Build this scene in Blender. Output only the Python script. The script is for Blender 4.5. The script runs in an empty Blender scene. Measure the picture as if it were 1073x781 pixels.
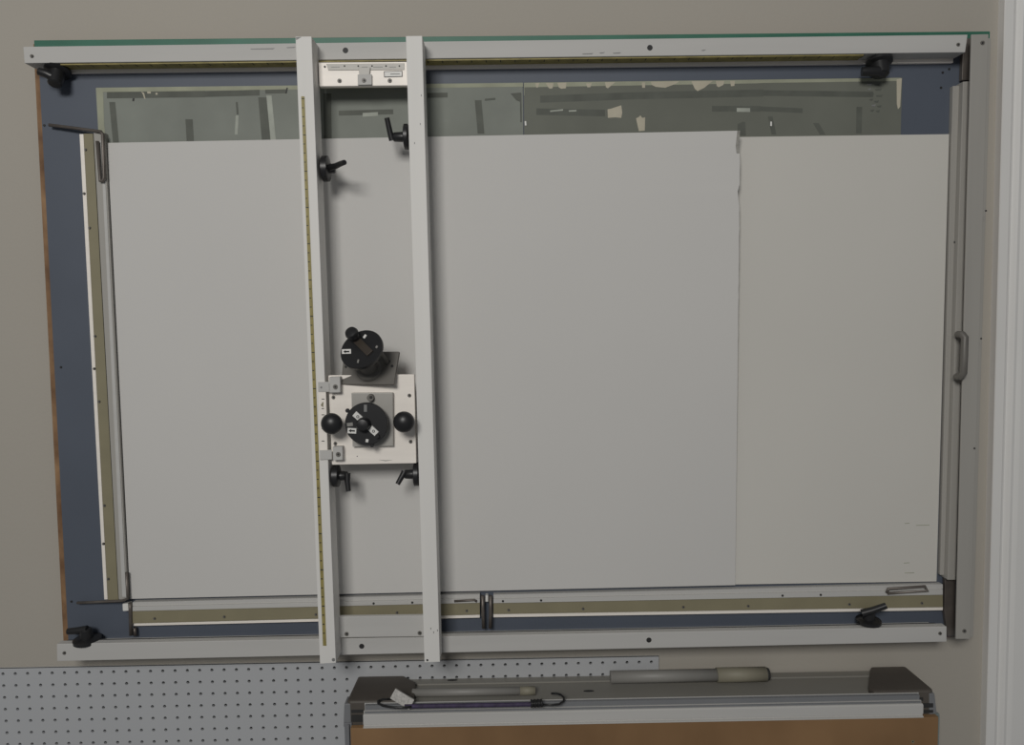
import bpy, bmesh, math, random
from mathutils import Vector, Matrix
random.seed(7)
S = bpy.context.scene
COL = S.collection

# ------------------------------------------------------------------ camera
IW, IH, FPX = 1073, 781, 800.0
YAW, PITCH, ROLL = 0.0079, -0.0764, -0.0149
CAM = Vector((1.0522, -1.5396, 1.7283))
_f = Vector((math.sin(YAW)*math.cos(PITCH), math.cos(YAW)*math.cos(PITCH), math.sin(PITCH)))
_r0 = Vector((math.cos(YAW), -math.sin(YAW), 0)); _u0 = _r0.cross(_f)
R_ = math.cos(ROLL)*_r0 + math.sin(ROLL)*_u0
U_ = -math.sin(ROLL)*_r0 + math.cos(ROLL)*_u0
cam = bpy.data.cameras.new('camera'); cam.sensor_fit = 'HORIZONTAL'; cam.sensor_width = 36
cam.lens = FPX/IW*36; cam.clip_start = 0.02
co = bpy.data.objects.new('camera', cam); COL.objects.link(co)
co.matrix_world = Matrix(((R_.x, U_.x, -_f.x, CAM.x), (R_.y, U_.y, -_f.y, CAM.y), (R_.z, U_.z, -_f.z, CAM.z), (0, 0, 0, 1)))
S.camera = co

# ------------------------------------------------------------------ light
S.view_settings.view_transform = 'Standard'; S.view_settings.look = 'None'
S.view_settings.exposure = -0.31; S.view_settings.gamma = 1; S.view_settings.use_curve_mapping = False
world = bpy.data.worlds.new('room_light'); S.world = world; world.use_nodes = True
bg = world.node_tree.nodes['Background']; bg.inputs[0].default_value = (0.97, 1.0, 1.04, 1); bg.inputs[1].default_value = 0.14
def area(name, loc, aim, sx, sy, power, colr):
    l = bpy.data.lights.new(name, 'AREA'); l.shape = 'RECTANGLE'; l.size = sx; l.size_y = sy; l.energy = power; l.color = colr
    o = bpy.data.objects.new(name, l); COL.objects.link(o); o.location = loc
    o.rotation_euler = (Vector(aim)-Vector(loc)).to_track_quat('-Z', 'Y').to_euler(); return o
area('window_daylight', (0.3, -3.6, 3.1), (1.0, 0, 1.4), 1.1, 0.9, 86, (1.0, 0.98, 0.94))

# ------------------------------------------------------------------ helpers
def at(px, py, d):
    """the point seen at photo position (px, py) that stands d metres in front of the wall"""
    v = _f*FPX + R_*(px-IW/2) - U_*(py-IH/2)
    return CAM + v*((-d-CAM.y)/v.y)
def on_plane(px, py, p, n):
    v = _f*FPX + R_*(px-IW/2) - U_*(py-IH/2)
    return CAM + v*((p-CAM).dot(n)/v.dot(n))
def mat(name, c, rough=0.6, metal=0.0, var=0.06, scale=8.0, stretch=None, bump=0.0, bscale=None, c2=None):
    m = bpy.data.materials.new(name); m.use_nodes = True; nt = m.node_tree; N = nt.nodes; L = nt.links
    b = N['Principled BSDF']; b.inputs['Roughness'].default_value = rough; b.inputs['Metallic'].default_value = metal
    tc = N.new('ShaderNodeTexCoord'); mp = N.new('ShaderNodeMapping'); L.new(tc.outputs['Object'], mp.inputs[0])
    if stretch: mp.inputs['Scale'].default_value = stretch
    nz = N.new('ShaderNodeTexNoise'); nz.inputs['Scale'].default_value = scale; nz.inputs['Detail'].default_value = 5; L.new(mp.outputs[0], nz.inputs['Vector'])
    cr = N.new('ShaderNodeValToRGB'); L.new(nz.outputs['Fac'], cr.inputs[0])
    cr.color_ramp.elements[0].position = .3; cr.color_ramp.elements[1].position = .7
    lo = c2 or [x*(1-var) for x in c]; hi = c if c2 else [min(1, x*(1+var)) for x in c]
    cr.color_ramp.elements[0].color = (*lo, 1); cr.color_ramp.elements[1].color = (*hi, 1)
    L.new(cr.outputs[0], b.inputs['Base Color'])
    if bump:
        n2 = N.new('ShaderNodeTexNoise'); n2.inputs['Scale'].default_value = bscale or scale*20; n2.inputs['Detail'].default_value = 3
        L.new(mp.outputs[0], n2.inputs['Vector'])
        bp = N.new('ShaderNodeBump'); bp.inputs['Strength'].default_value = bump; bp.inputs['Distance'].default_value = .002
        L.new(n2.outputs['Fac'], bp.inputs['Height']); L.new(bp.outputs[0], b.inputs['Normal'])
    return m
M = dict(
    wall=mat('wall_paint', (.435, .405, .355), .85, var=.02, scale=1.5, bump=.15, bscale=160),
    casing=mat('casing_paint', (.78, .77, .75), .45, var=.02, scale=3),
    peg=mat('pegboard_white', (.475, .485, .50), .55, var=.02, scale=4),
    blue=mat('blue_laminate', (.090, .106, .138), .55, var=.06, scale=5),
    ply=mat('plywood', (.34, .20, .10), .7, c2=(.13, .065, .03), scale=28, stretch=(1, 1, .6)),
    green=mat('green_edging', (.035, .15, .10), .5, var=.15, scale=9),
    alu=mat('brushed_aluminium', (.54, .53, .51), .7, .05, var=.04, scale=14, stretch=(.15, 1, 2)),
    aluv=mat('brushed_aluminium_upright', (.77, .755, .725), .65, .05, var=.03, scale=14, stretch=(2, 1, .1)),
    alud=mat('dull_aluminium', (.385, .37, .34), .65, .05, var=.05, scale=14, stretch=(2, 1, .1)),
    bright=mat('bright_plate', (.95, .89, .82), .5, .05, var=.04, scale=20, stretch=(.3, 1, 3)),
    steel=mat('ground_steel', (.42, .405, .375), .5, .15, var=.10, scale=12),
    steeld=mat('dark_steel', (.17, .16, .145), .5, .2, var=.10, scale=12),
    rod=mat('weathered_steel_rod', (.16, .14, .125), .45, .5, var=.2, scale=30),
    tan=mat('tan_strip', (.255, .228, .145), .6, var=.06, scale=15),
    tape=mat('yellow_measuring_tape', (.30, .25, .085), .55, var=.22, scale=45),
    white=mat('white_mat_board', (.625, .612, .59), .8, var=.012, scale=2.5, bump=.05, bscale=300),
    cream=mat('cream_mat_board', (.635, .615, .57), .8, var=.018, scale=2.5, bump=.05, bscale=300),
    whitecore=mat('mat_board_core', (.30, .29, .265), .9, var=.2, scale=120),
    mist=mat('pale_green_scrap', (.235, .25, .222), .75, var=.12, scale=7),
    slate=mat('grey_green_scrap', (.158, .165, .138), .75, var=.09, scale=7),
    pale=mat('worn_pale_edge', (.36, .37, .28), .8, var=.10, scale=22),
    stain_shade=mat('dark_adhesive_stain_and_shade', (.108, .115, .097), .7, var=.14, scale=25),
    stainl=mat('light_adhesive_stain', (.38, .40, .35), .7, var=.14, scale=35),
    torn=mat('torn_paper', (.52, .48, .38), .85, var=.08, scale=25),
    black=mat('black_plastic', (.016, .016, .017), .38, var=.15, scale=20),
    ink=mat('black_ink', (.02, .02, .02), .6),
    label=mat('white_label', (.78, .77, .74), .5, var=.03),
    greyfill=mat('grey_mark', (.22, .22, .215), .5),
    cap=mat('charcoal_plastic', (.092, .080, .068), .6, var=.12, scale=10),
    capf=mat('grey_plastic', (.20, .205, .215), .5, var=.05, scale=10),
    tray=mat('olive_grey_tray', (.25, .24, .215), .55, var=.08, scale=9, stretch=(.3, 1, 1)),
    wood=mat('brown_hardboard', (.29, .168, .078), .6, c2=(.195, .108, .047), scale=5, stretch=(1, 1, .6)),
    tube=mat('grey_tube', (.27, .262, .245), .5, var=.05, scale=10),
    sleeve=mat('beige_sleeve', (.27, .25, .19), .6, var=.05, scale=10),
    purple=mat('purple_braid', (.045, .032, .075), .7, var=.35, scale=90),
    speck=mat('speckled_grey_foam', (.60, .58, .55), .9, c2=(.38, .37, .35), scale=260),
    clear=mat('greenish_edge_trim', (.22, .26, .255), .25, var=.05),
    bar=mat('smoked_bar', (.055, .045, .036), .3),
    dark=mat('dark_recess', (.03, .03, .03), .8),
)

class B:
    """collects shapes (world coordinates) into one mesh with several material slots"""
    def __init__(s, m): s.bm = bmesh.new(); s.slots = []; s.base = m
    def _mi(s, m):
        m = m or s.base
        if m not in s.slots: s.slots.append(m)
        return s.slots.index(m)
    def _fin(s, faces, m):
        i = s._mi(m)
        for f in faces: f.material_index = i
    def prism(s, pts, vec, m=None, bev=0.0):
        n = len(pts); a = [s.bm.verts.new(p) for p in pts]; b = [s.bm.verts.new(Vector(p)+vec) for p in pts]
        fs = [s.bm.faces.new(a), s.bm.faces.new(b[::-1])] + [s.bm.faces.new((a[i], b[i], b[(i+1) % n], a[(i+1) % n])) for i in range(n)]
        bmesh.ops.recalc_face_normals(s.bm, faces=fs); s._fin(fs, m)
        if bev:
            es = {e for f in fs for e in f.edges}
            r = bmesh.ops.bevel(s.bm, geom=list(es), offset=bev, segments=2, affect='EDGES', profile=.6, clamp_overlap=True)
            s._fin(r['faces'], m)
    def slab(s, pp, d1, d0, m=None, bev=.0012):
        """outline as seen in the photo at its front face (d1); runs straight back to d0"""
        s.prism([at(x, y, d1) for x, y in pp], Vector((0, d1-d0, 0)), m, bev); return s
    def mark(s, pp, d, m, t=.0003):
        s.k = getattr(s, 'k', 0)+1; t += s.k*.000012
        s.prism([at(x, y, d+t) for x, y in pp], Vector((0, t, 0)), m); return s
    def dot(s, x, y, d, r, m=None, t=.002, n=14):
        c = at(x, y, d); s.rod(c, c+Vector((0, -t, 0)), r, r*.9, m, n); return s
    def rod(s, p0, p1, r0, r1=None, m=None, n=16):
        return s.sweep([p0, p1], [r0, r0 if r1 is None else r1], m, n)
    def sweep(s, pts, rad, m=None, n=12, caps=True):
        pts = [Vector(p) for p in pts]
        if not hasattr(rad, '__len__'): rad = [rad]*len(pts)
        T = []
        for i in range(len(pts)):
            v = Vector((0, 0, 0))
            if i: v += (pts[i]-pts[i-1]).normalized()
            if i < len(pts)-1: v += (pts[i+1]-pts[i]).normalized()
            T.append(v.normalized())
        x = T[0].orthogonal().normalized(); rings = []
        for i, p in enumerate(pts):
            x = (x-T[i]*x.dot(T[i])).normalized(); y = T[i].cross(x)
            rings.append([s.bm.verts.new(p+(x*math.cos(2*math.pi*k/n)+y*math.sin(2*math.pi*k/n))*rad[i]) for k in range(n)])
        fs = []
        for a, b in zip(rings, rings[1:]):
            for k in range(n):
                f = s.bm.faces.new((a[k], a[(k+1) % n], b[(k+1) % n], b[k])); f.smooth = n > 8; fs.append(f)
        if caps: fs += [s.bm.faces.new(rings[0][::-1]), s.bm.faces.new(rings[-1])]
        bmesh.ops.recalc_face_normals(s.bm, faces=fs); s._fin(fs, m); return s
    def lathe(s, p, ax, prof, m=None, n=28):
        """profile [(along, radius)] turned about axis ax from p"""
        ax = Vector(ax).normalized(); p = Vector(p); x = ax.orthogonal().normalized(); y = ax.cross(x); rings = []
        for h, r in prof:
            rings.append([s.bm.verts.new(p+ax*h+(x*math.cos(2*math.pi*k/n)+y*math.sin(2*math.pi*k/n))*max(r, 1e-4)) for k in range(n)])
        fs = []
        for a, b in zip(rings, rings[1:]):
            for k in range(n): f = s.bm.faces.new((a[k], a[(k+1) % n], b[(k+1) % n], b[k])); fs.append(f)
        fs += [s.bm.faces.new(rings[0][::-1]), s.bm.faces.new(rings[-1])]
        bmesh.ops.recalc_face_normals(s.bm, faces=fs); s._fin(fs, m); return s
    def obox(s, c, ax, ay, az, m=None, bev=.001):
        """oriented box: centre and three half-axis vectors"""
        s.prism([c-ax-ay-az, c+ax-ay-az, c+ax+ay-az, c-ax+ay-az], az*2, m, bev); return s
    def build(s, name, parent=None, smooth=False):
        lo = Vector([min(v.co[i] for v in s.bm.verts) for i in range(3)]); hi = Vector([max(v.co[i] for v in s.bm.verts) for i in range(3)])
        c = (lo+hi)/2
        bmesh.ops.translate(s.bm, verts=s.bm.verts, vec=-c)
        me = bpy.data.meshes.new(name); s.bm.to_mesh(me); s.bm.free()
        for m in s.slots: me.materials.append(m)
        if smooth: me.shade_smooth()
        me.set_sharp_from_angle(angle=math.radians(38)) if smooth else None
        o = bpy.data.objects.new(name, me); COL.objects.link(o); o['_w'] = tuple(c)
        if parent is not None:
            o.parent = parent; o.location = c-Vector(parent['_w'])
        else: o.location = c
        return o
def tag(o, label, cat, group=None):
    o['label'] = label; o['category'] = cat
    if group: o['group'] = group
    return o
def thing(name, label, cat, loc, group=None):
    o = bpy.data.objects.new(name, None); COL.objects.link(o); o.location = loc; o['_w'] = tuple(loc); o.empty_display_size = .05
    return tag(o, label, cat, group)
def struct(o): o['kind'] = 'structure'; return o

# ------------------------------------------------------------------ setting
WALL = -0.006          # wall face, metres in front of y = 0 (pegboard face)
b = B(M['wall']); b.prism([Vector((-1.2, .006, -0.1)), Vector((3.4, .006, -0.1)), Vector((3.4, .006, 3.0)), Vector((-1.2, .006, 3.0))], Vector((0, .12, 0)))
struct(b.build('wall_back'))
# moulded door casing at the right, a profile run straight up
b = B(M['casing'])
t0, t1 = at(1053.2, 0, .014), at(1033.2, 781, .014)
up = (t0-t1).normalized(); base = t1-up*.5
prof = [(0, -.006), (0, .0125), (.0015, .014), (.017, .0155), (.020, .0135), (.024, .012), (.030, .017), (.034, .0185), (.037, .014), (.043, .0125), (.052, .015), (.075, .016), (.078, .008), (.12, .008), (.12, -.006)]
b.prism([base+Vector((x, -(d-.014), 0)) for x, d in prof], up*2.6)
struct(b.build('trim_1'))

# ------------------------------------------------------------------ pegboard: real holes on a one-inch grid
def pegboard():
    b = B(M['peg']); bm = b.bm; P = .0254; rr = .0034; n = 8
    right = at(690.3, 693, 0).x; top = at(400, 693.6, 0).z; zt0 = 1.0
    i0, i1, j1 = -4, 53, 14
    def face(vs, m=None):
        f = bm.faces.new(vs); f.material_index = b._mi(m)
    V = lambda x, z, y=0.0: bm.verts.new((x, y, z))
    xs0, xs1 = i0*P-P/2, i1*P+P/2
    for i in range(i0, i1+1):
        for j in range(0, j1):
            cx, cz = i*P, zt0-j*P
            h = P/2
            ang = [math.pi/4+math.pi/4*k for k in range(8)]
            sq = [(h, h), (0, h), (-h, h), (-h, 0), (-h, -h), (0, -h), (h, -h), (h, 0)]
            outer = [V(cx+x, cz+z) for x, z in sq]
            inner = [V(cx+rr*math.cos(a), cz+rr*math.sin(a)) for a in ang]
            back = [V(cx+rr*math.cos(a), cz+rr*math.sin(a), .005) for a in ang]
            for k in range(8):
                q = (k+1) % 8
                face((outer[k], outer[q], inner[q], inner[k])); face((inner[k], inner[q], back[q], back[k]))
            face(back[::-1], M['dark'])  # hole bottoms coloured near-black in place of the shade behind the board
    # plain margins, edges and back
    zb = zt0-(j1-1)*P-P/2; ztop = zt0+P/2
    def quad(a, c, m=None): face([V(*p) for p in (a, c)] if False else [V(*a[0]), V(*a[1]), V(*c[1]), V(*c[0])], m)
    quad(((xs1, ztop), (right, ztop)), ((xs1, zb), (right, zb)))
    quad(((xs0, top), (right, top)), ((xs0, ztop), (right, ztop)))
    for (a, c) in (((xs0, top), (right, top)), ((right, top), (right, zb)), ((right, zb), (xs0, zb)), ((xs0, zb), (xs0, top))):
        face([V(*a), V(*c), V(c[0], c[1], .0058), V(a[0], a[1], .0058)])
    face([V(xs0, top, .0058), V(right, top, .0058), V(right, zb, .0058), V(xs0, zb, .0058)])
    bmesh.ops.remove_doubles(bm, verts=bm.verts, dist=1e-5)
    bmesh.ops.recalc_face_normals(bm, faces=bm.faces)
    return tag(b.build('pegboard'), 'white pegboard with rows of round holes on the wall below the framed board', 'pegboard')
pegboard()

# ------------------------------------------------------------------ the wall-mounted mat cutter
PF = .030              # face of the blue panel
RF, RB = .075, PF      # front and back of the frame rails
cut = thing('mat_cutter', 'large wall-mounted mat cutting board with blue-grey panel inside a silver aluminium frame', 'mat cutter', at(536, 672, .03))
B(M['ply']).slab([(34.9, 46), (1036, 36), (1014, 668), (66.4, 672)], PF-.001, -.0055, bev=.0008).build('plywood_panel', cut)
bl = B(M['blue']).slab([(39.7, 47), (1035.5, 37.5), (1013.5, 667.5), (71.6, 671)], PF, PF-.001, bev=0)
for x, y in ((46.5, 131.5), (64, 385), (75, 630.6), (994.5, 72.5), (987.8, 76.2), (986, 92)): bl.dot(x, y, PF, .0024, M['ink'], .0012)
bl.build('blue_facing', cut)['label'] = 'blue-grey laminate facing'
B(M['green']).slab([(35.6, 42.2), (1037.5, 32.8), (1037, 42), (36, 52)], PF+.004, PF, bev=.0008).build('edge_strip', cut)['label'] = 'dark green strip along the top edge'

def screw(b, x, y, d, r=.0035, m='steeld'):
    b.dot(x, y, d, r, M[m], .0016); b.dot(x+.2, y, d+.0016, r*.45, M['ink'], .0006)

top = B(M['alu']).slab([(24.2, 48.9), (1014, 36.2), (1011.5, 54.8), (25.5, 66.2)], RF, RF-.036)
screw(top, 33.6, 59, RF); screw(top, 1004, 46.8, RF)
for x, y in ((362, 52.8), (681, 50.0)): top.dot(x, y, RF, .0052, M['ink'], .0006, 20)
for (x, y, w) in ((262, 51, 26), (300, 49.5, 10), (610, 56.2, 12), (628, 55.2, 6), (642, 55.4, 9), (735, 52.5, 5)):   # scuffs
    top.mark([(x, y), (x+w, y-.6), (x+w-2, y+.7), (x+1, y+.9)], RF, M['greyfill'], .0002)
top = top.build('top_rail', cut)
# inner flange of the top rail, below its face, and the yellow tape on the underside
pL, pR = at(26, 66.4, RF), at(1011, 55.0, RF)
def lrun(p, q, d0, d1, z0, z1, m, bev=.0006):
    """a bar from p to q (ends at the rail), spanning depths d0..d1 and heights z0..z1 relative to the p-q line"""
    b = B(m); pts = [Vector((p.x, -d, p.z+z)) for d, z in ((d0, z0), (d1, z0), (d1, z1), (d0, z1))]
    b.prism(pts, Vector((q.x-p.x, 0, q.z-p.z)), None, bev); return b
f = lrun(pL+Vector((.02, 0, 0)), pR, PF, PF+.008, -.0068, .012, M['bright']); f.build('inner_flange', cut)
q0, q1 = at(62, 66.2, RF), at(906, 56.2, RF)
tp = lrun(q0, q1, RF-.031, RF-.004, -.0022, .0003, M['tape'], 0)
for k in range(0, 56):
    t = k/55; c = q0.lerp(q1, t); tp.prism([Vector((c.x, -RF+.0045, c.z-.0023)), Vector((c.x+.0018, -RF+.0045, c.z-.0023)), Vector((c.x+.0018, -RF+.018, c.z-.0023)), Vector((c.x, -RF+.018, c.z-.0023))], Vector((0, 0, .0002)), M['ink'])
tp.build('measuring_tape', top)['label'] = 'yellow measuring tape under the top rail'

bot = B(M['alu']).slab([(59.4, 675.2), (992, 656.8), (992, 672.8), (59.8, 693.2)], RF, RF-.0165)
screw(bot, 67.5, 684.5, RF); screw(bot, 985, 664, RF)
for x, y in ((379, 677.5), (680, 671)): bot.dot(x, y, RF, .0052, M['ink'], .0006, 20)
bot.build('bottom_rail', cut)
pL, pR = at(64, 675.2, RF), at(986, 657, RF)
lrun(pL, pR, PF, PF+.0215, -.020, -.009, M['alu']).build('rear_ledge', cut)
lrun(pL, pR, PF+.0215, RF-.0165, -.020, -.0016, M['dark'], 0).build('groove_shade_strip', cut)['label'] = 'flush dark strip coloured as groove shade along the bottom rail'  # strip lies nearly flush; the groove's shade is put into its colour

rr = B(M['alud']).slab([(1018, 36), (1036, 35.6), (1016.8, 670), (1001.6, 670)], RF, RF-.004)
rr.slab([(1032.5, 36), (1036, 35.6), (1016.8, 670), (1013.2, 670)], RF-.003, PF); rr.slab([(1018, 36), (1036, 35.6), (1016.8, 670), (1001.6, 670)], PF+.003, PF, M['dark'])  # rear flange is dark: shade inside the channel put into its colour
screw(rr, 1029.5, 45, RF, .004); screw(rr, 1010.5, 661.5, RF, .004)
for x, y in ((1033, 221), (1028, 355), (1021, 470)): rr.dot(x, y, RF, .0018, M['ink'], .001)
rr.build('right_rail', cut)
lrun_side = B(M['alud']).slab([(1034, 40), (1038.5, 40), (1020, 668), (1016, 668)], PF+.012, PF).build('outer_flange', cut)

rf = B(M['alud']).slab([(998.6, 90), (1008.2, 89.5), (992.2, 603), (985.2, 603)], .041, PF)
rf.slab([(1009.2, 85.5), (1016.2, 85), (1001.6, 608), (992.9, 608)], .054, PF)
for x, y in ((1001.5, 254), (994.5, 497)): rf.dot(x, y, .041, .004, M['ink'], .003)
rf = rf.build('right_fence', cut)
B(M['rod']).slab([(990.2, 606), (1001.2, 608), (1000.6, 667), (993, 667), (989.5, 640)], .041, PF+.002, bev=.001).build('shade_block', cut)['label'] = 'dark block coloured as the shaded rail side at the lower right'  # added block; its dark colour stands in for the rail's shaded side
B(M['rod']).slab([(1013.8, 40), (1018, 40), (1017, 84), (1008, 84), (1009, 57)], .042, PF+.002, bev=.001).build('shade_block', cut)['label'] = 'dark block coloured as the shaded gap at the upper right'  # added block; its dark colour stands in for shade in the gap
h = B(M['steeld']); hp = [at(1004, 350.5, .064), at(1008, 350.5, .082), at(1011, 354, .088), at(1010.3, 373, .088), at(1009.5, 391, .088), at(1006.5, 395, .082), at(1002.5, 395, .064)]
h.sweep(hp, .0068, n=12); h.build('pull_handle', rf, True)['label'] = 'dark grey pull handle'

def fence(name, outer, strips, scr, label):
    """strips: (outline, front depth, material)"""
    b = B(M['alu'])
    for pp, d, m in outer: b.slab(pp, d, PF+.0034, M[m], .0008)
    o = b.build(name, cut); o['label'] = label
    for nm, pp, d, m in strips:
        s_ = B(M[m]).slab(pp, d, PF, bev=.0006)
        for x, y in scr.get(nm, ()): screw(s_, x, y, d, .0028)
        s_.build(nm, o)
    return o
lf = fence('left_fence', [([(97.9, 139), (109.4, 139), (133.8, 628.5), (124.4, 628.5)], .046, 'alud'), ([(105, 147), (108.2, 147), (132.2, 626), (128, 626)], .0475, 'alu')],
           [('tan_strip', [(87.4, 140), (97.3, 140), (124, 629), (112.9, 629)], .043, 'tan'), ('outer_lip', [(83.2, 140.5), (87.3, 140.5), (112.7, 628.5), (109.2, 628.5)], .038, 'bright')],
           {'tan_strip': [(89.8, 157), (94, 239), (99.8, 352.5), (104, 421), (109.5, 530), (113.6, 607)], 'outer_lip': [(88.4, 203), (98.9, 386.5), (108.5, 570)]}, 'narrow upright fence along the left of the panel')
for x, y in ((108, 276.5), (110.2, 318.6)): pass
B(M['rod']).sweep([at(51.5, 131, .040), at(80, 134.6, .043), at(105.5, 138, .050), at(107.6, 141, .052), at(109.2, 186, .052), at(107.5, 190, .052), at(105, 189.5, .052), at(102, 148, .052)], .0032, n=10).build('link_rod', lf)['label'] = 'bent steel link rod at the upper end'
B(M['rod']).sweep([at(81, 632, .038), at(105, 630.9, .042), at(128, 629.8, .048), at(134, 627.5, .050), at(132.5, 600, .050)], .0028, n=10).build('link_rod', lf)['label'] = 'steel link rod at the lower end'
B(M['label']).slab([(128.2, 633.2), (135.2, 632.8), (135.8, 640.4), (128.6, 640.8)], .044, PF).build('corner_block', lf)['label'] = 'small white block'

def bfence(x0, x1, yt, yw, yt2, yb, scr, dots, label):
    """yt.. : (left, right) heights of top, tan top, tan bottom, lip bottom"""
    q = lambda a, c, i=0: [(x0, a[0]), (x1, a[1]), (x1, c[1]), (x0, c[0])]
    mid = (yt[0]*.5+yw[0]*.5, yt[1]*.5+yw[1]*.5)
    b = B(M['alu']); b.slab(q(yt, (mid[0]-.5, mid[1]-.5)), .044, PF, None, .0006); b.slab(q((mid[0]+.1, mid[1]+.1), yw), .048, PF, M['alu'], .0006)
    b.slab(q((mid[0]-.5, mid[1]-.5), (mid[0]+.1, mid[1]+.1)), .040, PF, M['steeld'], 0)
    for x in dots:
        t = (x-x0)/(x1-x0); b.dot(x, (mid[0]*(1-t)+mid[1]*t)*.45+(yw[0]*(1-t)+yw[1]*t)*.55, .048, .0024, M['ink'], .0008)
    o = b.build('bottom_fence', cut); o['label'] = label
    s_ = B(M['tan']).slab(q(yw, yt2), .045, PF, None, .0006)
    for x in scr:
        t = (x-x0)/(x1-x0); screw(s_, x, (yw[0]*(1-t)+yw[1]*t)*.35+(yt2[0]*(1-t)+yt2[1]*t)*.65, .045, .0028)
    s_.build('tan_strip', o)
    l_ = B(M['bright']).slab(q(yt2, yb), .041, PF, None, .0006)
    l_.build('lower_lip', o); return o
f1 = bfence(138.8, 502.8, (631.5, 623.0), (640.7, 632.0), (653.5, 644.3), (656.3, 647.6), (162, 235, 331, 416, 489), (391.5, 432), 'bottom fence to the left of the paired posts')
f2 = bfence(517, 988, (623.6, 612.6), (632.4, 623.6), (643.8, 636.4), (647.3, 639.8), (533, 611, 716, 784, 890, 966), (527, 567, 820, 860), 'bottom fence to the right of the paired posts')
for pp, dd, par in (([(136.2, 632), (136.6, 640), (137.4, 666)], .046, f1), ([(141, 658), (141.6, 666)], .040, f1), ([(505.6, 624.5), (506, 640), (506.8, 658.5)], .048, f1), ([(514, 624.5), (514, 640), (513.6, 658.5)], .048, f2)):
    B(M['rod']).sweep([at(x, y, dd) for x, y in pp], .0036, n=10).build('link_post', par)
B(M['label']).slab([(508.6, 624.5), (511.6, 624.5), (511.6, 631), (508.6, 631)], .044, PF).build('spacer_block', f2)
B(M['rod']).sweep([at(476, 630.2, .050), at(497, 628.9, .050), at(499.5, 630.5, .050)], .0024, n=10).build('link_rod', f1)
B(M['rod']).sweep([at(929, 621.5, .050), at(931, 617.2, .050), at(969, 614.6, .050), at(972, 619.5, .050), at(930, 622, .050)], .0030, n=10).build('link_rod', f2)['label'] = 'brown steel rod folded into the fence'

# clamp levers: flat round foot, hub, tapered handle
def clamp(parent, c, ax, rdisc, hub_r, hub_l, lever, label=None, thick=.007):
    c = Vector(c); ax = Vector(ax).normalized()
    b = B(M['black']); b.lathe(c, ax, [(0, rdisc*.93), (.001, rdisc), (thick-.001, rdisc), (thick, rdisc*.9), (thick+.002, hub_r*1.1), (hub_l, hub_r), (hub_l+.002, hub_r*.8)])
    o = b.build('clamp_lever', parent, True)
    if label: o['label'] = label
    l = B(M['black']); n = len(lever)
    l.sweep([Vector(p) for p in lever], [hub_r*.72]+[hub_r*.62-(hub_r*.12)*k/(n-1) for k in range(n-1)], n=14)
    l.build('handle', o, True); return o
c = at(61, 72.5, .052); clamp(cut, c, (0, -.45, -1), .023, .0125, .034, [c+Vector((0, -.012, -.020)), c+Vector((-.012, -.018, -.014)), at(41, 75, .07)], 'black clamp lever at the upper left corner')
c = at(921, 63.5, .052); clamp(cut, c, (0, -.3, -1), .024, .015, .030, [c+Vector((0, -.008, -.026)), c+Vector((-.010, -.014, -.024)), at(903, 75, .062)], 'black clamp lever at the upper right corner')
c = at(91.5, 672.5, .056); clamp(cut, c, (0, -.1, 1), .026, .011, .026, [c+Vector((.003, -.003, .026)), c+Vector((-.015, -.004, .0245)), at(71, 662, .06)], 'black clamp lever at the lower left corner')
c = at(910, 652.5, .056); clamp(cut, c, (0, -.1, 1), .024, .011, .024, [at(903, 643, .064), at(914, 640, .068), at(928.5, 634.8, .072)], 'black clamp lever at the lower right corner')

# ------------------------------------------------------------------ boards lying on the cutter
def scrap(nm, pts, m, d, marks, label):
    b = B(m); b.slab(pts, d, PF+.0001, None, .0003)
    for pp, mm in marks: b.mark(pp, d, M[mm], .0003)
    return tag(b.build(nm), label, 'mat board', 'old scrap boards at the top of the cutter')
strip = lambda x0, y0, x1, y1, w: ([(x0, y0-w/2), (x1, y1-w/2), (x1, y1+w/2), (x0, y0+w/2)])
vst = lambda x0, y0, x1, y1, w: ([(x0-w/2, y0), (x0+w/2, y0), (x1+w/2, y1), (x1-w/2, y1)])
mk = [([(100.6, 92), (200, 90.8), (548, 87.0), (548, 91), (330, 93.5), (200, 95.4), (108, 96.5), (109, 130), (111.5, 150), (103.6, 150)], 'pale'),
      (strip(112, 99.8, 215, 98.6, 6.5), 'stain_shade'), (strip(215, 98.6, 272, 97, 6), 'stain_shade'), (strip(278, 96, 300, 95.5, 4), 'stain_shade'),
      (vst(117.5, 107, 121.5, 150, 6.2), 'stain_shade'), (vst(198, 125, 199.5, 150, 7.5), 'stain_shade'), (vst(140, 103, 139.5, 106, 2), 'ink'),
      (vst(248, 107, 249, 120, 2), 'stain_shade'), (vst(248.5, 121, 247.5, 141, 3), 'stainl'), (vst(275, 102, 279, 149, 9), 'stain_shade'), (vst(281.8, 100, 286.5, 149, 5.5), 'stainl'), (vst(301, 92, 299.6, 98, 1.6), 'ink'),
      ([(148, 96), (151, 97.5), (152.5, 104), (151, 103), (149.8, 99)], 'torn'), ([(154, 96), (158, 96), (158, 98), (154.5, 98)], 'torn'), (strip(163, 98.3, 165, 98.3, 2), 'torn'),
      (strip(355, 118.5, 412, 117, 5), 'stain_shade'), (strip(380, 120.5, 396, 119.5, 4), 'stainl'), (vst(343, 98, 343.5, 148, 8), 'stain_shade'),  # last strip puts the left gantry rail's shadow into the board's colour
      (strip(448, 100, 469, 99.5, 5), 'stain_shade'), (vst(501, 105, 504, 140, 7), 'stain_shade'), (strip(508, 104.5, 519, 103.5, 2), 'stain_shade'), (vst(545.5, 98, 546, 128, 1.6), 'stain_shade'),
      ([(535, 98), (546, 97), (546, 107), (541, 105)], 'stain_shade')]
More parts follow.
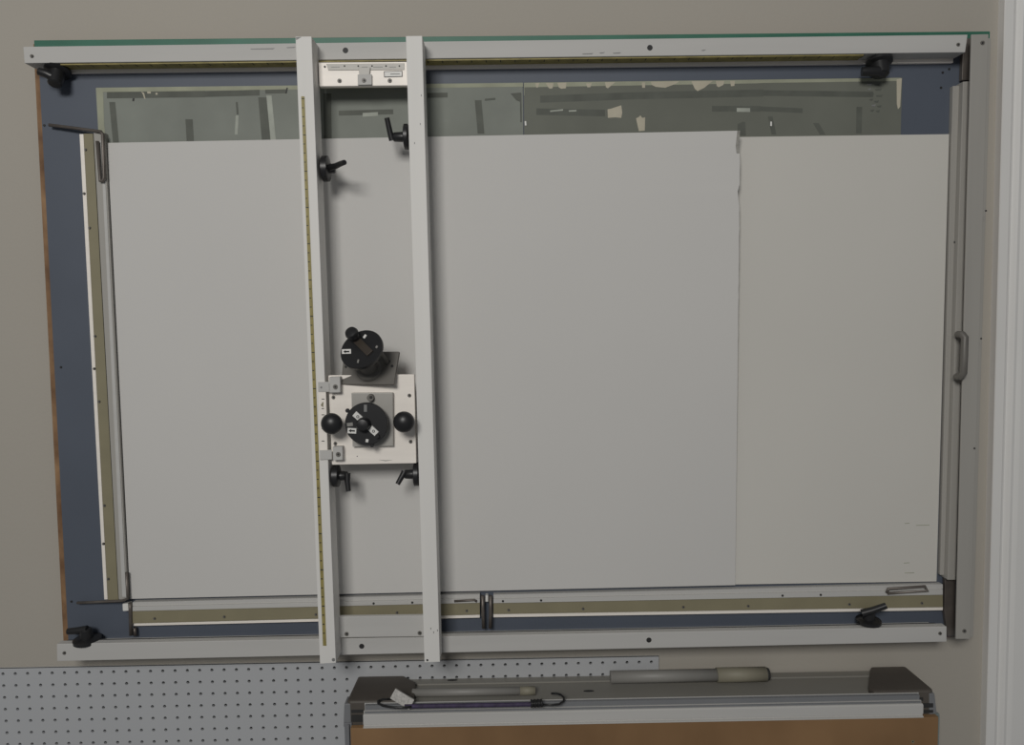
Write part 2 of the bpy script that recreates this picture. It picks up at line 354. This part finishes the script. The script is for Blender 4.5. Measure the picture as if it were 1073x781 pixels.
scrap('scrap_mat_board', [(100.2, 92.6), (547.8, 86.4), (548.4, 152), (104, 153)], M['mist'], .0325, mk, 'pale green taped scrap board behind the top of the white sheet, left half')
mk = [([(549, 86.8), (944, 81.6), (944, 85), (800, 87), (700, 91.5), (560, 94), (549, 100)], 'stainl' if False else 'pale'),
      ([(549.5, 91.5), (941, 84.8), (941, 150), (549.5, 150)], 'slate'),
      (strip(566, 104, 660, 100.5, 7.5), 'stain_shade'), (strip(660, 100.5, 800, 97.5, 7.5), 'stain_shade'), (strip(800, 97.5, 915, 99, 6), 'stain_shade'),
      (strip(562, 117, 634, 118.5, 7), 'stain_shade'), (strip(746, 114, 797, 114, 6), 'stain_shade'), (strip(797, 114, 841, 116, 5), 'stain_shade'), (strip(772, 115.2, 786, 115.4, 4), 'stainl'),
      (vst(807, 122, 811, 141, 5), 'stain_shade'), (vst(855, 129, 862, 141, 6), 'stain_shade'), (vst(900.5, 112, 900, 140, 6), 'stain_shade'), (vst(808, 127.5, 808, 132, 1.8), 'label'),
      ([(561, 87.3), (565, 87), (564, 91.5), (562, 92)], 'torn'), ([(572, 87), (580, 87), (579, 92.5), (576, 93), (574, 91)], 'torn'), ([(584, 86.8), (593.5, 86.5), (593, 92.5), (588, 93), (585.5, 91.5)], 'torn'),
      ([(614, 87.5), (620, 87.2), (618.5, 91.5), (615.5, 91.5)], 'torn'), ([(634, 86.2), (645, 86), (637, 92.6), (635, 91.5)], 'torn'), ([(652, 86), (670, 85.7), (668, 88), (655, 88)], 'pale'), ([(672.5, 86.5), (676, 86.4), (676, 92), (673, 92)], 'torn'),
      ([(682, 85.6), (711.5, 85.2), (709, 87.5), (697, 92), (687, 91), (683, 89)], 'torn'), ([(724.5, 85.2), (747, 84.8), (738, 92), (731, 95.5), (728, 93)], 'torn'), ([(750, 85), (759, 84.8), (758, 89), (753, 91.5), (751, 90)], 'torn'), ([(765, 84.8), (770, 84.7), (769.5, 90), (766, 90.5)], 'torn'),
      ([(636.6, 114.6), (640, 114), (651, 110.4), (652, 118), (651, 123.6), (645, 123), (637, 123.6)], 'torn'), ([(666.5, 124), (669, 123), (671, 121), (673, 123.6), (676, 123), (675.6, 137), (669.5, 137.5), (668, 131)], 'torn'),
      (vst(550.5, 127, 550.8, 131.5, 1.6), 'label'), (strip(576.5, 116.6, 590, 115.2, 1.6), 'stainl'), (strip(596, 116.4, 604, 116, 1.5), 'stainl'),
      ([(939.6, 83.2), (945, 82), (943.2, 112), (941, 114.5), (939.8, 109)], 'torn'),
      ([(773, 130), (778.5, 127.5), (781, 128), (781.6, 142), (776, 142), (773, 137)], 'stain_shade')]
for (x, y, w) in ((908, 88, 6), (916, 88.5, 6), (909, 93, 4), (917, 93.5, 7), (911, 98.5, 5), (918, 100, 7), (911, 104, 4), (916, 106, 5), (913, 110, 5), (919, 111, 5), (912, 115.5, 4), (918, 116, 4)):
    mk.append(([(x, y), (x+w, y-.8), (x+w-1, y+1.6), (x+.8, y+1.2)], 'greyfill' if (int(x+y) % 3 == 0) else 'stain_shade'))
mk = [(p, {'slate': 'slate'}.get(q, q)) for p, q in mk]
scrap('scrap_mat_board', [(548.8, 86.6), (945.4, 81.4), (943.6, 152), (549.4, 152)], M['slate'], .0325, mk[:1]+mk[1:], 'dark grey-green scrap board with torn paper patches behind the top of the sheets')

b = B(M['cream']); b.slab([(760, 143.8), (994.6, 140.6), (981.4, 609.6), (756, 613)], .0355, .0330, None, .0004)
for x, y, w in ((948, 548.5, 5), (960, 550.5, 14), (947, 590, 6), (948, 600.5, 10)): b.mark([(x, y), (x+w, y-.4), (x+w, y+.3), (x, y+.6)], .0355, M['pale'], .0002)
tag(b.build('mat_board'), 'cream sheet of mat board on the right, partly tucked under the bigger white sheet', 'mat board', 'mat board sheets on the cutter')
def white_sheet():
    """a sheet whose top right corner stands a little off the board; its right edge is nicked near the top"""
    nu, nv = 40, 60; b = B(M['white']); rows = []
    nick = {1: -.8, 2: -1.6, 3: -.6, 8: -1.9, 9: -1.2}
    for j in range(nv+1):
        v = j/nv; ys = v
        xl = 112.6+ys*(136.4-112.6); xr = 775.6+ys*(770.4-775.6)+nick.get(j, random.uniform(-.2, .2))*(1 if j < 30 else 0)
        rows.append([])
        for i in range(nu+1):
            u = i/(nu-1)*.9955 if i < nu else 1.0; x = xl+(xr-xl)*u
            yt = 149.8+(137.0-149.8)*u; yb = 627.8+(613.4-627.8)*u
            d = .0395+.026*max(0, (u-.6)/.4)**2*(1-v)**1.2
            rows[-1].append(at(x, yt+(yb-yt)*v, d))
    th = Vector((0, .0030, 0)); bm = b.bm
    F = [[bm.verts.new(p) for p in r] for r in rows]; K = [[bm.verts.new(p+th) for p in r] for r in rows]
    fs = []; torn = []
    for j in range(nv):
        for i in range(nu):
            (torn if i == nu-1 and j in (0, 1, 2) else fs).append(bm.faces.new((F[j][i], F[j+1][i], F[j+1][i+1], F[j][i+1]))); fs.append(bm.faces.new((K[j][i], K[j][i+1], K[j+1][i+1], K[j+1][i])))
    rim = [(0, i) for i in range(nu)]+[(j, nu) for j in range(nv)]+[(nv, i) for i in range(nu, 0, -1)]+[(j, 0) for j in range(nv, 0, -1)]
    ed = []
    for (a, c), (e, g_) in zip(rim, rim[1:]+rim[:1]): ed.append(bm.faces.new((F[a][c], F[e][g_], K[e][g_], K[a][c])))
    b._fin(fs, None); b._fin(ed+torn, M['whitecore']); bmesh.ops.recalc_face_normals(bm, faces=bm.faces)
    return tag(b.build('mat_board'), 'big white sheet of mat board filling the left and middle of the cutter', 'mat board', 'mat board sheets on the cutter')
white_sheet()

# ------------------------------------------------------------------ sliding gantry
GF, GB = .125, .0757
gan = thing('sliding_gantry', 'pair of upright silver rails standing across the board as a sliding carriage', 'carriage', at(385, 695, GB))
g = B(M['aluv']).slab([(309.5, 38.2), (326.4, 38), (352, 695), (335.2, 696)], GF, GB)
g.dot(349.4, 691.5, GF, .0032, M['greyfill'], .0014); g.mark([(310, 39), (316, 38.6), (313, 40.5), (310.4, 42)], GF, M['greyfill'], .0002)
g = g.build('left_rail', gan)
t = B(M['tape']).slab([(315.6, 101), (319, 101), (342, 677), (338.4, 677)], GF+.0009, GF-.0001, bev=0)
for k in range(60):
    u = k/60; x = 315.9+u*22.8; y = 103+u*570; w = 1.9 if k % 4 else 3.0
    t.mark([(x, y), (x+w, y), (x+w, y+.9), (x, y+.9)], GF+.0009, M['ink'], .0001)
t.build('measuring_tape', g)['label'] = 'yellow measuring tape up the rail face'
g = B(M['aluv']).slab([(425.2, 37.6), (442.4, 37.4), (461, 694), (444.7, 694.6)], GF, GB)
g.dot(447.8, 692, GF, .002, M['ink'], .001)
for x, y in ((441, 99), (440, 129), (434, 149), (451, 658), (454, 662), (458, 660)): g.mark([(x, y), (x+.9, y), (x+.7, y+2.2), (x+.1, y+2)], GF, M['greyfill'], .0002)
g.build('right_rail', gan)
# cross plates join the two rails behind their faces
tpl = B(M['bright']).slab([(333.5, 65.4), (427.5, 64.6), (428, 89.6), (334.5, 90.6)], .088, RF+.001)
for x, y in ((355.8, 84.8), (408.5, 84.6)): screw(tpl, x, y, .088, .0042)
tpl.dot(340.4, 70, .088, .002, M['ink'], .001)
tpl = tpl.build('top_plate', gan)
s_ = B(M['steel']).slab([(341.8, 67), (423.8, 66.2), (423.8, 73), (344, 73.6)], .0895, .088, bev=.0003)
for x in (361, 375.4, 389.8, 404.5, 418.5): s_.dot(x, 69.2, .0895, .0016, M['ink'], .0006, 10)
for x, w in ((347, 9), (349, 6), (379, 6), (391, 10), (408, 7)): s_.mark([(x, 70.0), (x+w, 69.9), (x+w, 70.5), (x, 70.6)], .0895, M['greyfill'], .0002)
s_.build('scale_bar', tpl)
s_ = B(M['label']).slab([(402.2, 74.7), (421.6, 74.2), (421.8, 80.4), (402.5, 81)], .0888, .088, M['ink'], 0)
s_.mark([(402.9, 75.3), (421, 74.8), (421.1, 79.8), (403.2, 80.3)], .0888, M['label'], .0003); s_.mark([(409, 77.2), (419, 77), (419, 77.9), (409, 78.2)], .0891, M['greyfill'], .0001)
s_.build('maker_plate', tpl)
s_ = B(M['steel']).slab([(375.6, 70.5), (388, 70.4), (387, 78.4), (376.4, 78.4)], .0925, .0885, bev=.0006)
s_.slab([(374.6, 78), (389.4, 77.6), (389.5, 88.6), (374.8, 89)], .094, .088, M['alu'], .0006); s_.dot(381.3, 84.2, .094, .0042, M['steeld'], .002); s_.dot(381.6, 84.2, .096, .002, M['ink'], .0004)
s_.build('pointer_block', tpl)
bpl = B(M['alu']).slab([(354.5, 646.6), (446, 645.4), (446.4, 667.2), (355, 668.4)], .085, RF+.0006)
for x, y in ((363.2, 664.6), (439.8, 663.6)): screw(bpl, x, y, .085, .0042)
bpl.build('bottom_plate', gan)
# four lever clamps on the inner sides of the rails; the foot's axis runs across
c = at(338, 177, .098); clamp(gan, c, (1, 0, 0), .0235, .0085, .022, [at(345, 176, .104), at(352, 174, .118), at(357, 171.6, .132), at(361, 170.2, .142)], 'black clamp lever on the left rail near the top', .012)
c = at(428, 143.5, .098); clamp(gan, c, (-1, 0, 0), .0235, .0085, .026, [at(411, 147.2, .10), at(408.5, 138, .103), at(405.4, 123.5, .108)], 'black clamp lever on the right rail near the top', .008)
c = at(349, 499, .10); clamp(gan, c, (1, 0, 0), .021, .0085, .026, [at(364, 496, .104), at(364, 505, .107), at(365.3, 515, .110)], 'black clamp lever on the left rail under the cutting head', .012)
c = at(439.2, 497, .10); clamp(gan, c, (-1, 0, 0), .0225, .0085, .026, [at(424, 494.5, .104), at(420.5, 500.5, .107), at(416.6, 507.5, .110)], 'black clamp lever on the right rail under the cutting head', .010)

# ------------------------------------------------------------------ cutting head
HF = .116
head = thing('cutting_head', 'cutting head with two black turret dials and two ball knobs between the upright rails', 'cutting head', at(390, 487, .10))
p = B(M['bright']).slab([(344, 393.6), (434, 392.6), (436.2, 485.6), (347.8, 487.2)], HF, HF-.010, bev=.001)
for x, y in ((349.4, 416.6), (429, 414.6), (351.4, 465), (430.3, 463)): screw(p, x, y, HF, .0036)
p.dot(374.3, 478.3, HF, .001, M['ink'], .0004, 8); p.mark([(396, 482), (404, 482.6), (412, 482.2), (404, 483.4)], HF, M['greyfill'], .0002)
p.build('head_plate', head)
sl = B(M['bright']).slab([(333.4, 400.6), (341.2, 400.4), (343.4, 481.6), (335.2, 481.8)], GF+.002, GF+.0002, bev=.0004)
for y, w in ((418, 3), (428, 2.4), (434.5, 3), (449, 2.2), (462, 3)): sl.mark([(337, y), (337+w, y), (337+w, y+.8), (337, y+.8)], GF+.002, M['ink'], .0002)
sl.mark([(336, 425), (337.8, 421.6), (339, 421.4), (338.6, 427)], GF+.002, M['tan'], .0002)
sl.slab([(333.2, 400.4), (344.8, 400.2), (345, 410.8), (333.4, 411)], GF+.0032, GF+.0019, M['alu'], .0004); sl.slab([(335, 472), (347.6, 471.6), (347.8, 481.6), (335.2, 482)], GF+.0032, GF+.0019, M['alu'], .0004)
sl.dot(336.6, 406.2, GF+.0032, .002, M['greyfill'], .0004)
sl.build('scale_strip', head)
for pp, (x, y) in (([(344.8, 395.4), (356.4, 395), (356.6, 411.4), (345.2, 411.8)], (351.4, 405.6)), ([(348.6, 468.6), (358.8, 468.2), (359, 482.2), (349, 482.6)], (354.4, 476.4))):
    k = B(M['alu']).slab(pp, GF+.006, HF, bev=.001); k.dot(x, y, GF+.006, .0046, M['steeld'], .002); k.dot(x, y, GF+.008, .002, M['ink'], .0005)
    k.build('pointer_block', head)
sp = B(M['steel']).slab([(368.2, 412), (411.6, 411.8), (412, 467.6), (369.4, 468.4)], HF+.010, HF, bev=.001)
sp.dot(388.8, 416.6, HF+.010, .0068, M['steeld'], .010, 20); sp.dot(388.8, 416.6, HF+.020, .003, M['ink'], .0005)
sp.build('steel_plate', head)

def dial(c, n, r, name, label, marks, cen, parent):
    """a round turret dial: disc facing n; marks are (outline, material) in the photo, laid on its face"""
    b = B(M['black']); b.lathe(c, n, [(-.009, r*.97), (-.007, r), (-.001, r), (0, r*.975)], n=48)
    def lay(pp, m, lift=.0004):
        b.prism([on_plane(x, y, c+n*lift, n) for x, y in pp], -n*lift*.5, M[m])
    for i, (pp, m) in enumerate(marks): lay(pp, m, .0004+.0002*i)
    o = b.build(name, parent, True); o['label'] = label
    return o
def rbox(cx, cy, w, h, a):
    a = math.radians(a); ca, sa = math.cos(a), math.sin(a)
    return [(cx+x*ca-y*sa, cy+x*sa+y*ca) for x, y in ((-w/2, -h/2), (w/2, -h/2), (w/2, h/2), (-w/2, h/2))]
def arrow(cx, cy, s, a=0):
    a = math.radians(a); ca, sa = math.cos(a), math.sin(a)
    return [(cx+(x*ca-y*sa)*s, cy+(x*sa+y*ca)*s) for x, y in ((-3.6, 0), (-1, -1.9), (-1, -.8), (3, -.8), (3, .8), (-1, .8), (-1, 1.9))]
n0 = Vector((0, -1, 0))
c0 = at(383.8, 444.4, .150)
B(M['steeld']).lathe(at(386, 443, HF+.010), c0-at(386, 443, HF+.010), [(0, .016), (.005, .014), (.020, .014)]).build('lower_spindle', head, True)
ld = dial(c0, n0, .0392, 'turret_dial', 'flat black dial facing forward with two white labels and an arrow', [
    (rbox(374.9, 436.6, 9.5, 6.4, 42), 'label'), (rbox(391.4, 451.8, 9.5, 6.4, 42), 'label'), (rbox(368.7, 451.6, 9.2, 5.6, 3), 'label'), (arrow(368.9, 451.6, 1.0, 3), 'ink'),
    (rbox(366.6, 445, 6.2, 3.6, -8), 'tube'), (rbox(382.9, 428, 3.2, 7.4, 0), 'greyfill'), (rbox(384.6, 462, 2.8, 3.2, 10), 'label'),
    (rbox(374.9, 437, 2.2, 2.2, 42), 'ink'), (rbox(391.4, 452, 2.2, 2.2, 42), 'ink')], None, head)
B(M['black']).lathe(at(381, 444.6, .153), n0, [(0, .013), (.010, .012), (.014, .010), (.0155, .003)]).build('centre_knob', ld, True)
tl = B(M['label']); 
for cx, cy in ((374.9, 436.6), (391.4, 451.8)):
    tl.prism([at(x, y, .1525) for x, y in rbox(cx, cy, 9, 5.8, 42)], Vector((0, .0022, 0)), None, .0002); tl.dot(cx, cy+.3, .1525, .0028, M['ink'], .0005, 12); tl.dot(cx, cy+.3, .1529, .0015, M['label'], .0005, 10)
tl.build('bar_label', ld)
for x, y, t in ((364.3, 430.4, .003), (390, 466.6, .003), (396, 456.5, .011)): B(M['black']).dot(x, y, .146, .0042, None, t).build('stop_pin', ld)
for x, y, lab in ((347.8, 444, 'left ball knob'), (423.4, 442.2, 'right ball knob')):
    c = at(x, y, .155); k = B(M['black']); R = .0196
    prof = [(-.039, .006), (-.014, .006), (-.013, .010)] + [(-R*.75*math.cos(t)+.002, max(R*math.sin(t), .0005)) for t in [math.radians(a) for a in range(35, 180, 12)]]
    k.lathe(c, n0, prof); k.build('ball_knob', head, True)['label'] = lab
# upper head: a steel plate leaning back, a hub on it and a second dial facing up and left
ap = [at(357, 402.4, .120), at(412.2, 402.8, .142), at(418.2, 368.4, .112), at(360.5, 368.8, .088)]
nn = ((ap[1]-ap[0]).cross(ap[3]-ap[0])+(ap[3]-ap[2]).cross(ap[1]-ap[2])).normalized()
if nn.y > 0: nn = -nn
cen = (ap[0]+ap[1]+ap[2]+ap[3])/4
ap = [q_-nn*((q_-cen).dot(nn)) for q_ in ap]
b = B(M['steeld']); b.prism(ap, -nn*.006, None, .0008)
for x, y in ((362.6, 384.6), (407.8, 379.2), (411, 383.8)):
    q_ = on_plane(x, y, cen, nn); b.rod(q_, q_+nn*.0012, .0026, None, M['ink'], 12)
b.build('bevel_plate', head)['label'] = 'grey steel plate leaning back above the head plate'
# bracket carrying the leaning plate on the head plate
b = B(M['steeld']); q_ = at(385, 399, HF-.004)
b.prism([at(366, 404.5, HF-.010), at(408, 404.5, HF-.010), at(408, 384, HF-.016), at(366, 384, HF-.016)], Vector((0, .012, 0)), None, .0006); b.build('bevel_bracket', head)
hb = on_plane(387, 387, cen, nn); dc = at(378.4, 365.6, .172)
ax = (dc-hb).normalized()
da = (Vector((-.24, -.80, .56))).normalized()
b = B(M['steeld']); L_ = (dc-hb).length
b.lathe(hb, ax, [(0, .026), (.004, .024), (.006, .017), (L_*.55, .0165), (L_*.62, .013), (L_-.006, .013)]); b.build('bevel_hub', head, True)
b = B(M['steeld']); s0 = on_plane(406, 380, cen, nn); b.sweep([s0, s0.lerp(at(396, 366, .16), .45), at(395, 365, .160)], .004, n=12); b.build('stop_rod', head, True)
ud = dial(dc, da, .0400, 'turret_dial', 'tilted black dial with an arrow label on the leaning plate', [
    (rbox(363.0, 368.4, 9.6, 4.8, -2), 'label'), (arrow(363.2, 368.6, .95, -2), 'ink'), (rbox(382.2, 352.6, 2.4, 4.2, 35), 'label'), (rbox(394.6, 363.6, 2, 2.6, 30), 'tube'), (rbox(375.2, 378.6, 1.6, 3.6, 12), 'tube')], None, head)
k = on_plane(373.4, 355.5, dc, da)
B(M['black']).lathe(k, da, [(0, .0085), (.012, .0082), (.014, .0108), (.020, .0122), (.025, .0105), (.0268, .004)]).build('turn_knob', ud, True)
q0, q1 = on_plane(374, 357, dc, da), on_plane(388, 371, dc, da); v = (q1-q0); w_ = da.cross(v).normalized()
B(M['bar']).obox((q0+q1)/2+da*.002, v*.52, w_*.007, da*.002).build('index_bar', ud)

# ------------------------------------------------------------------ wall unit below: end caps, tray, aluminium edge, brown panel
CF = .104                            # front of the end caps
WF = .126                            # face of the brown panel and of the aluminium edge
zc = .9815                       # top of the caps
unit = thing('wall_cabinet', 'wall unit with charcoal end caps, ribbed aluminium edge and brown panel at the bottom', 'cabinet', at(672, 781, CF))
def cap(xs, label):
    """outline in plan: (x, depth)"""
    b = B(M['cap']); b.prism([Vector((x, -d, zc)) for x, d in xs], Vector((0, 0, -.060)), None, .005)
    o = b.build('end_cap', unit); o['label'] = label; return o
Lx, Rx = at(363, 736, CF).x, at(979, 727, CF).x
Li, Ri = at(431, 733, CF).x, at(916, 722, CF).x
lc = cap([(Lx+.003, .0005), (Lx+.098, .0005), (Lx+.105, .010), (Li, .030), (Li+.004, CF-.02), (Li+.004, CF), (Lx+.006, CF), (Lx, CF-.006)], 'charcoal end cap on the left')
rc = cap([(Rx-.075, .0005), (Rx-.003, .0005), (Rx, CF-.006), (Rx-.006, CF), (Ri, CF), (Ri-.002, CF-.02), (Rx-.082, .012)], 'charcoal end cap on the right')
for o, x0, y0, x1, y1 in ((lc, 368, 744.4, 380.5, 747.6), (lc, 368, 749.6, 380.5, 757), (rc, 960.5, 731.5, 967.5, 735), (rc, 967, 737.5, 978, 742), (rc, 968, 744.5, 978, 747.5)):
    B(M['dark']).slab([(x0, y0), (x1, y0-.2), (x1, y1-.2), (x0, y1)], CF+.0012, CF-.004, bev=.0005).build('cap_slot', o)
for pp in ([(360.6, 738), (367.2, 737.8), (368, 762), (359.8, 762.4)], [(973.5, 726.6), (979.6, 727.4), (982, 750), (973.6, 750.4)]):
    B(M['capf']).slab(pp, CF+.0006, CF-.03, bev=.002).build('cap_face', unit)
x0, x1 = Lx+.05, Rx-.04
zt = zc-.0120
b = B(M['tray']); b.prism([Vector((x0, -.0005, zt)), Vector((x1, -.0005, zt)), Vector((x1, -.106, zt)), Vector((x0, -.106, zt))], Vector((0, 0, -.025)), None, .001)
b.prism([Vector((x0, -.0005, zt+.003)), Vector((x1, -.0005, zt+.003)), Vector((x1, -.022, zt+.003)), Vector((x0, -.022, zt+.003))], Vector((0, 0, -.02)), None, .001)
for px, py in ((474, 714.5), (617, 724.4)):
    q_ = on_plane(px, py, Vector((0, 0, zt)), Vector((0, 0, 1)))
    b.prism([q_+Vector((math.cos(a)*.011, math.sin(a)*.004, .0033 if q_.y > -.022 else .0003)) for a in [2*math.pi*k/16 for k in range(16)]], Vector((0, 0, -.0005)), M['dark'])
b.build('tray', unit)
# ribbed aluminium edge: stepped profile run along the front
xa, xb = at(380.5, 752, WF).x, at(967.5, 742, WF).x
zof = lambda y, d: at(400, y, d).z
z1, z2, z3, z4, z5 = zof(736.4, .1065), zof(744.6, .1165), zof(748, .1215), zof(750.2, WF), zof(762.6, WF)
za = z1
prof = [(.1065, z5), (.1065, z1), (.1083, z1), (.1078, z2-.012), (.1152, z2-.012), (.1152, z2), (.1182, z2), (.1178, z2-.009), (.1205, z2-.009), (.1205, z3), (.1235, z3), (WF, z4), (WF, z5+.0065), (WF-.002, z5+.006), (WF-.002, z5+.003), (WF+.002, z5+.002), (WF+.002, z5), (WF-.002, z5)]
b = B(M['alu']); b.prism([Vector((xa, -d, z)) for d, z in prof], Vector((xb-xa, 0, 0))); ep = b.build('edge_profile', unit)
for d0, d1, zz in ((.1083, .1152, z1-.0010), (.1182, .1205, z2-.0006)):
    b = B(M['capf']); b.prism([Vector((xa+.002, -d0, zz)), Vector((xa+.002, -d1, zz)), Vector((xb-.002, -d1, zz)), Vector((xb-.002, -d0, zz))], Vector((0, 0, -.010))); b.build('groove_insert', ep)['label'] = 'grey strip in the groove'
zw = z5-.0006
xw0, xw1 = at(367.2, 765, WF).x, at(983.4, 757, WF).x
b = B(M['wood']); b.prism([Vector((xw0, -WF, zw)), Vector((xw1, -WF, zw)), Vector((xw1, -WF, zw-.30)), Vector((xw0, -WF, zw-.30))], Vector((0, .012, 0)), None, .0008)
b.dot(956.5, 777.4, WF, .0032, M['tan'], .001); b.dot(956.7, 777.4, WF+.001, .0014, M['ink'], .0004)
b.build('brown_panel', unit)
for xl, xr, lab in ((xw0-.0155, xw0-.001, 'grey edge trim on the left'), (xw1+.001, xw1+.0125, 'clear greenish edge trim on the right')):
    b = B(M['clear'] if xl > 1 else M['capf']); hw = xr-xl; zr = zw-.004 if xl > 1 else zw+.001
    b.prism([Vector((xl, -.108, zr)), Vector((xl, -.100, zr)), Vector((xr, -.100, zr)), Vector((xr, -.108, zr))], Vector((0, 0, -.29)), None, .0006)
    b.prism([Vector((xl+hw*.45, -.114, zr-.002)), Vector((xl+hw*.45, -.106, zr-.002)), Vector((xl+hw*.72, -.106, zr-.002)), Vector((xl+hw*.72, -.114, zr-.002))], Vector((0, 0, -.28)), None, .0006)
    b.build('edge_trim', unit)['label'] = lab
b = B(M['capf']); b.prism([Vector((xw0+.006, -.0008, zc-.056)), Vector((xw1-.006, -.0008, zc-.056)), Vector((xw1-.006, -.113, zc-.056)), Vector((xw0+.006, -.113, zc-.056))], Vector((0, 0, -.25)), None, .001)
b.build('carcass', unit)

# ------------------------------------------------------------------ loose things on the wall unit
def lie(px, py, h): return on_plane(px, py, Vector((0, 0, h)), Vector((0, 0, 1)))
# front tube with taped end
r = .0085; hh = zt+r
p0, p1, p2 = lie(432, 726.3, hh), lie(545, 724.3, hh), lie(561, 723.9, hh)
t_ = thing('tube', 'thin silver-grey tube with a taped olive end lying in the tray behind the purple cord', 'tube', (p0+p2)/2-Vector((0, 0, r)), 'tubes in the tray')
B(M['tube']).rod(p0, p1, r*.92, None, None, 20).build('tube_body', t_, False)
B(M['sleeve']).rod(p1, p2, r, None, None, 20).build('taped_end', t_, False)
r = .0145; hh = zt+.003+r
p0, p1, p2, p3 = lie(640, 711.4, hh), lie(752, 709.6, hh), lie(804, 708.6, hh), lie(807, 708.5, hh)
for q_ in (p0, p1, p2, p3): q_.y = -.036
p0 = Vector((p0.x, p0.y, hh))
t_ = thing('tube', 'longer grey tube with beige sleeve and dark end at the back of the tray', 'tube', (p0+p2)/2-Vector((0, 0, r)), 'tubes in the tray')
B(M['tube']).rod(p0, p1, r*.86, None, None, 20).build('tube_body', t_, False)
B(M['sleeve']).rod(p1, p2, r, None, None, 20).build('sleeve', t_, False)
B(M['dark']).rod(p2, p3, r*.95, r*.8, None, 20).build('end_plug', t_, False)
# bungee cord with a hook at each end
hc = z1+.0033
cpt = [lie(424, 740.6, hc), lie(455, 740, hc), lie(500, 739.3, hc), lie(540, 738.6, hc+.0005), lie(557, 738.2, hc+.001)]
bc = thing('bungee_cord', 'purple bungee cord with black hooks lying along the aluminium edge', 'bungee cord', cpt[2]-Vector((0, 0, .0055)))
B(M['purple']).sweep(cpt, .0040, n=14).build('cord', bc, True)
b = B(M['black']); a0, a1 = lie(556, 737.6, hc+.0025), lie(568.5, 737.0, hc+.0025)
for k in range(7):
    u = k/7; q0, q1 = a0.lerp(a1, u), a0.lerp(a1, u+.13); b.rod(q0, q1, .0068 if k % 2 else .0078, None, None, 14)
zk = max(z1+.0026, hc+.002)
b.sweep([lie(568, 738.6, zk), lie(578, 739, zk), lie(586, 738.2, zk), lie(590.5, 735.2, zk+.001), lie(591, 731.6, zk+.001), lie(588, 728.4, zk+.001), lie(583, 726.8, zk+.001), lie(577.5, 727, zk+.001)], .0021, n=10)
b.build('hook', bc)['label'] = 'open black hook at the right end'
b = B(M['black']); zk = zc+.0022
lp = [lie(431, 741, hc+.001), lie(421, 741.8, hc+.003), lie(410, 741.4, zk), lie(401, 739.8, zk), lie(396.3, 737.4, zk), lie(396, 735, zk), lie(401, 733.2, zk), lie(410, 732.8, zk)]
b.sweep(lp, .0022, n=10); b.build('hook', bc)['label'] = 'black hook at the left end'
# speckled block tilted on the corner of the cap
cc = at(421.6, 732.6, .121)
ux = Vector((.86, -.10, -.50)).normalized(); uy = Vector((.46, .32, .82)); uy = (uy-ux*uy.dot(ux)).normalized(); un = ux.cross(uy)
b = B(M['speck']); b.obox(cc, ux*.0212, uy*.0100, un*.0052, None, .0012)
tag(b.build('sanding_block'), 'small speckled light grey block lying askew on the left end cap', 'block')
for o in bpy.data.objects:
    if '_w' in o: del o['_w']
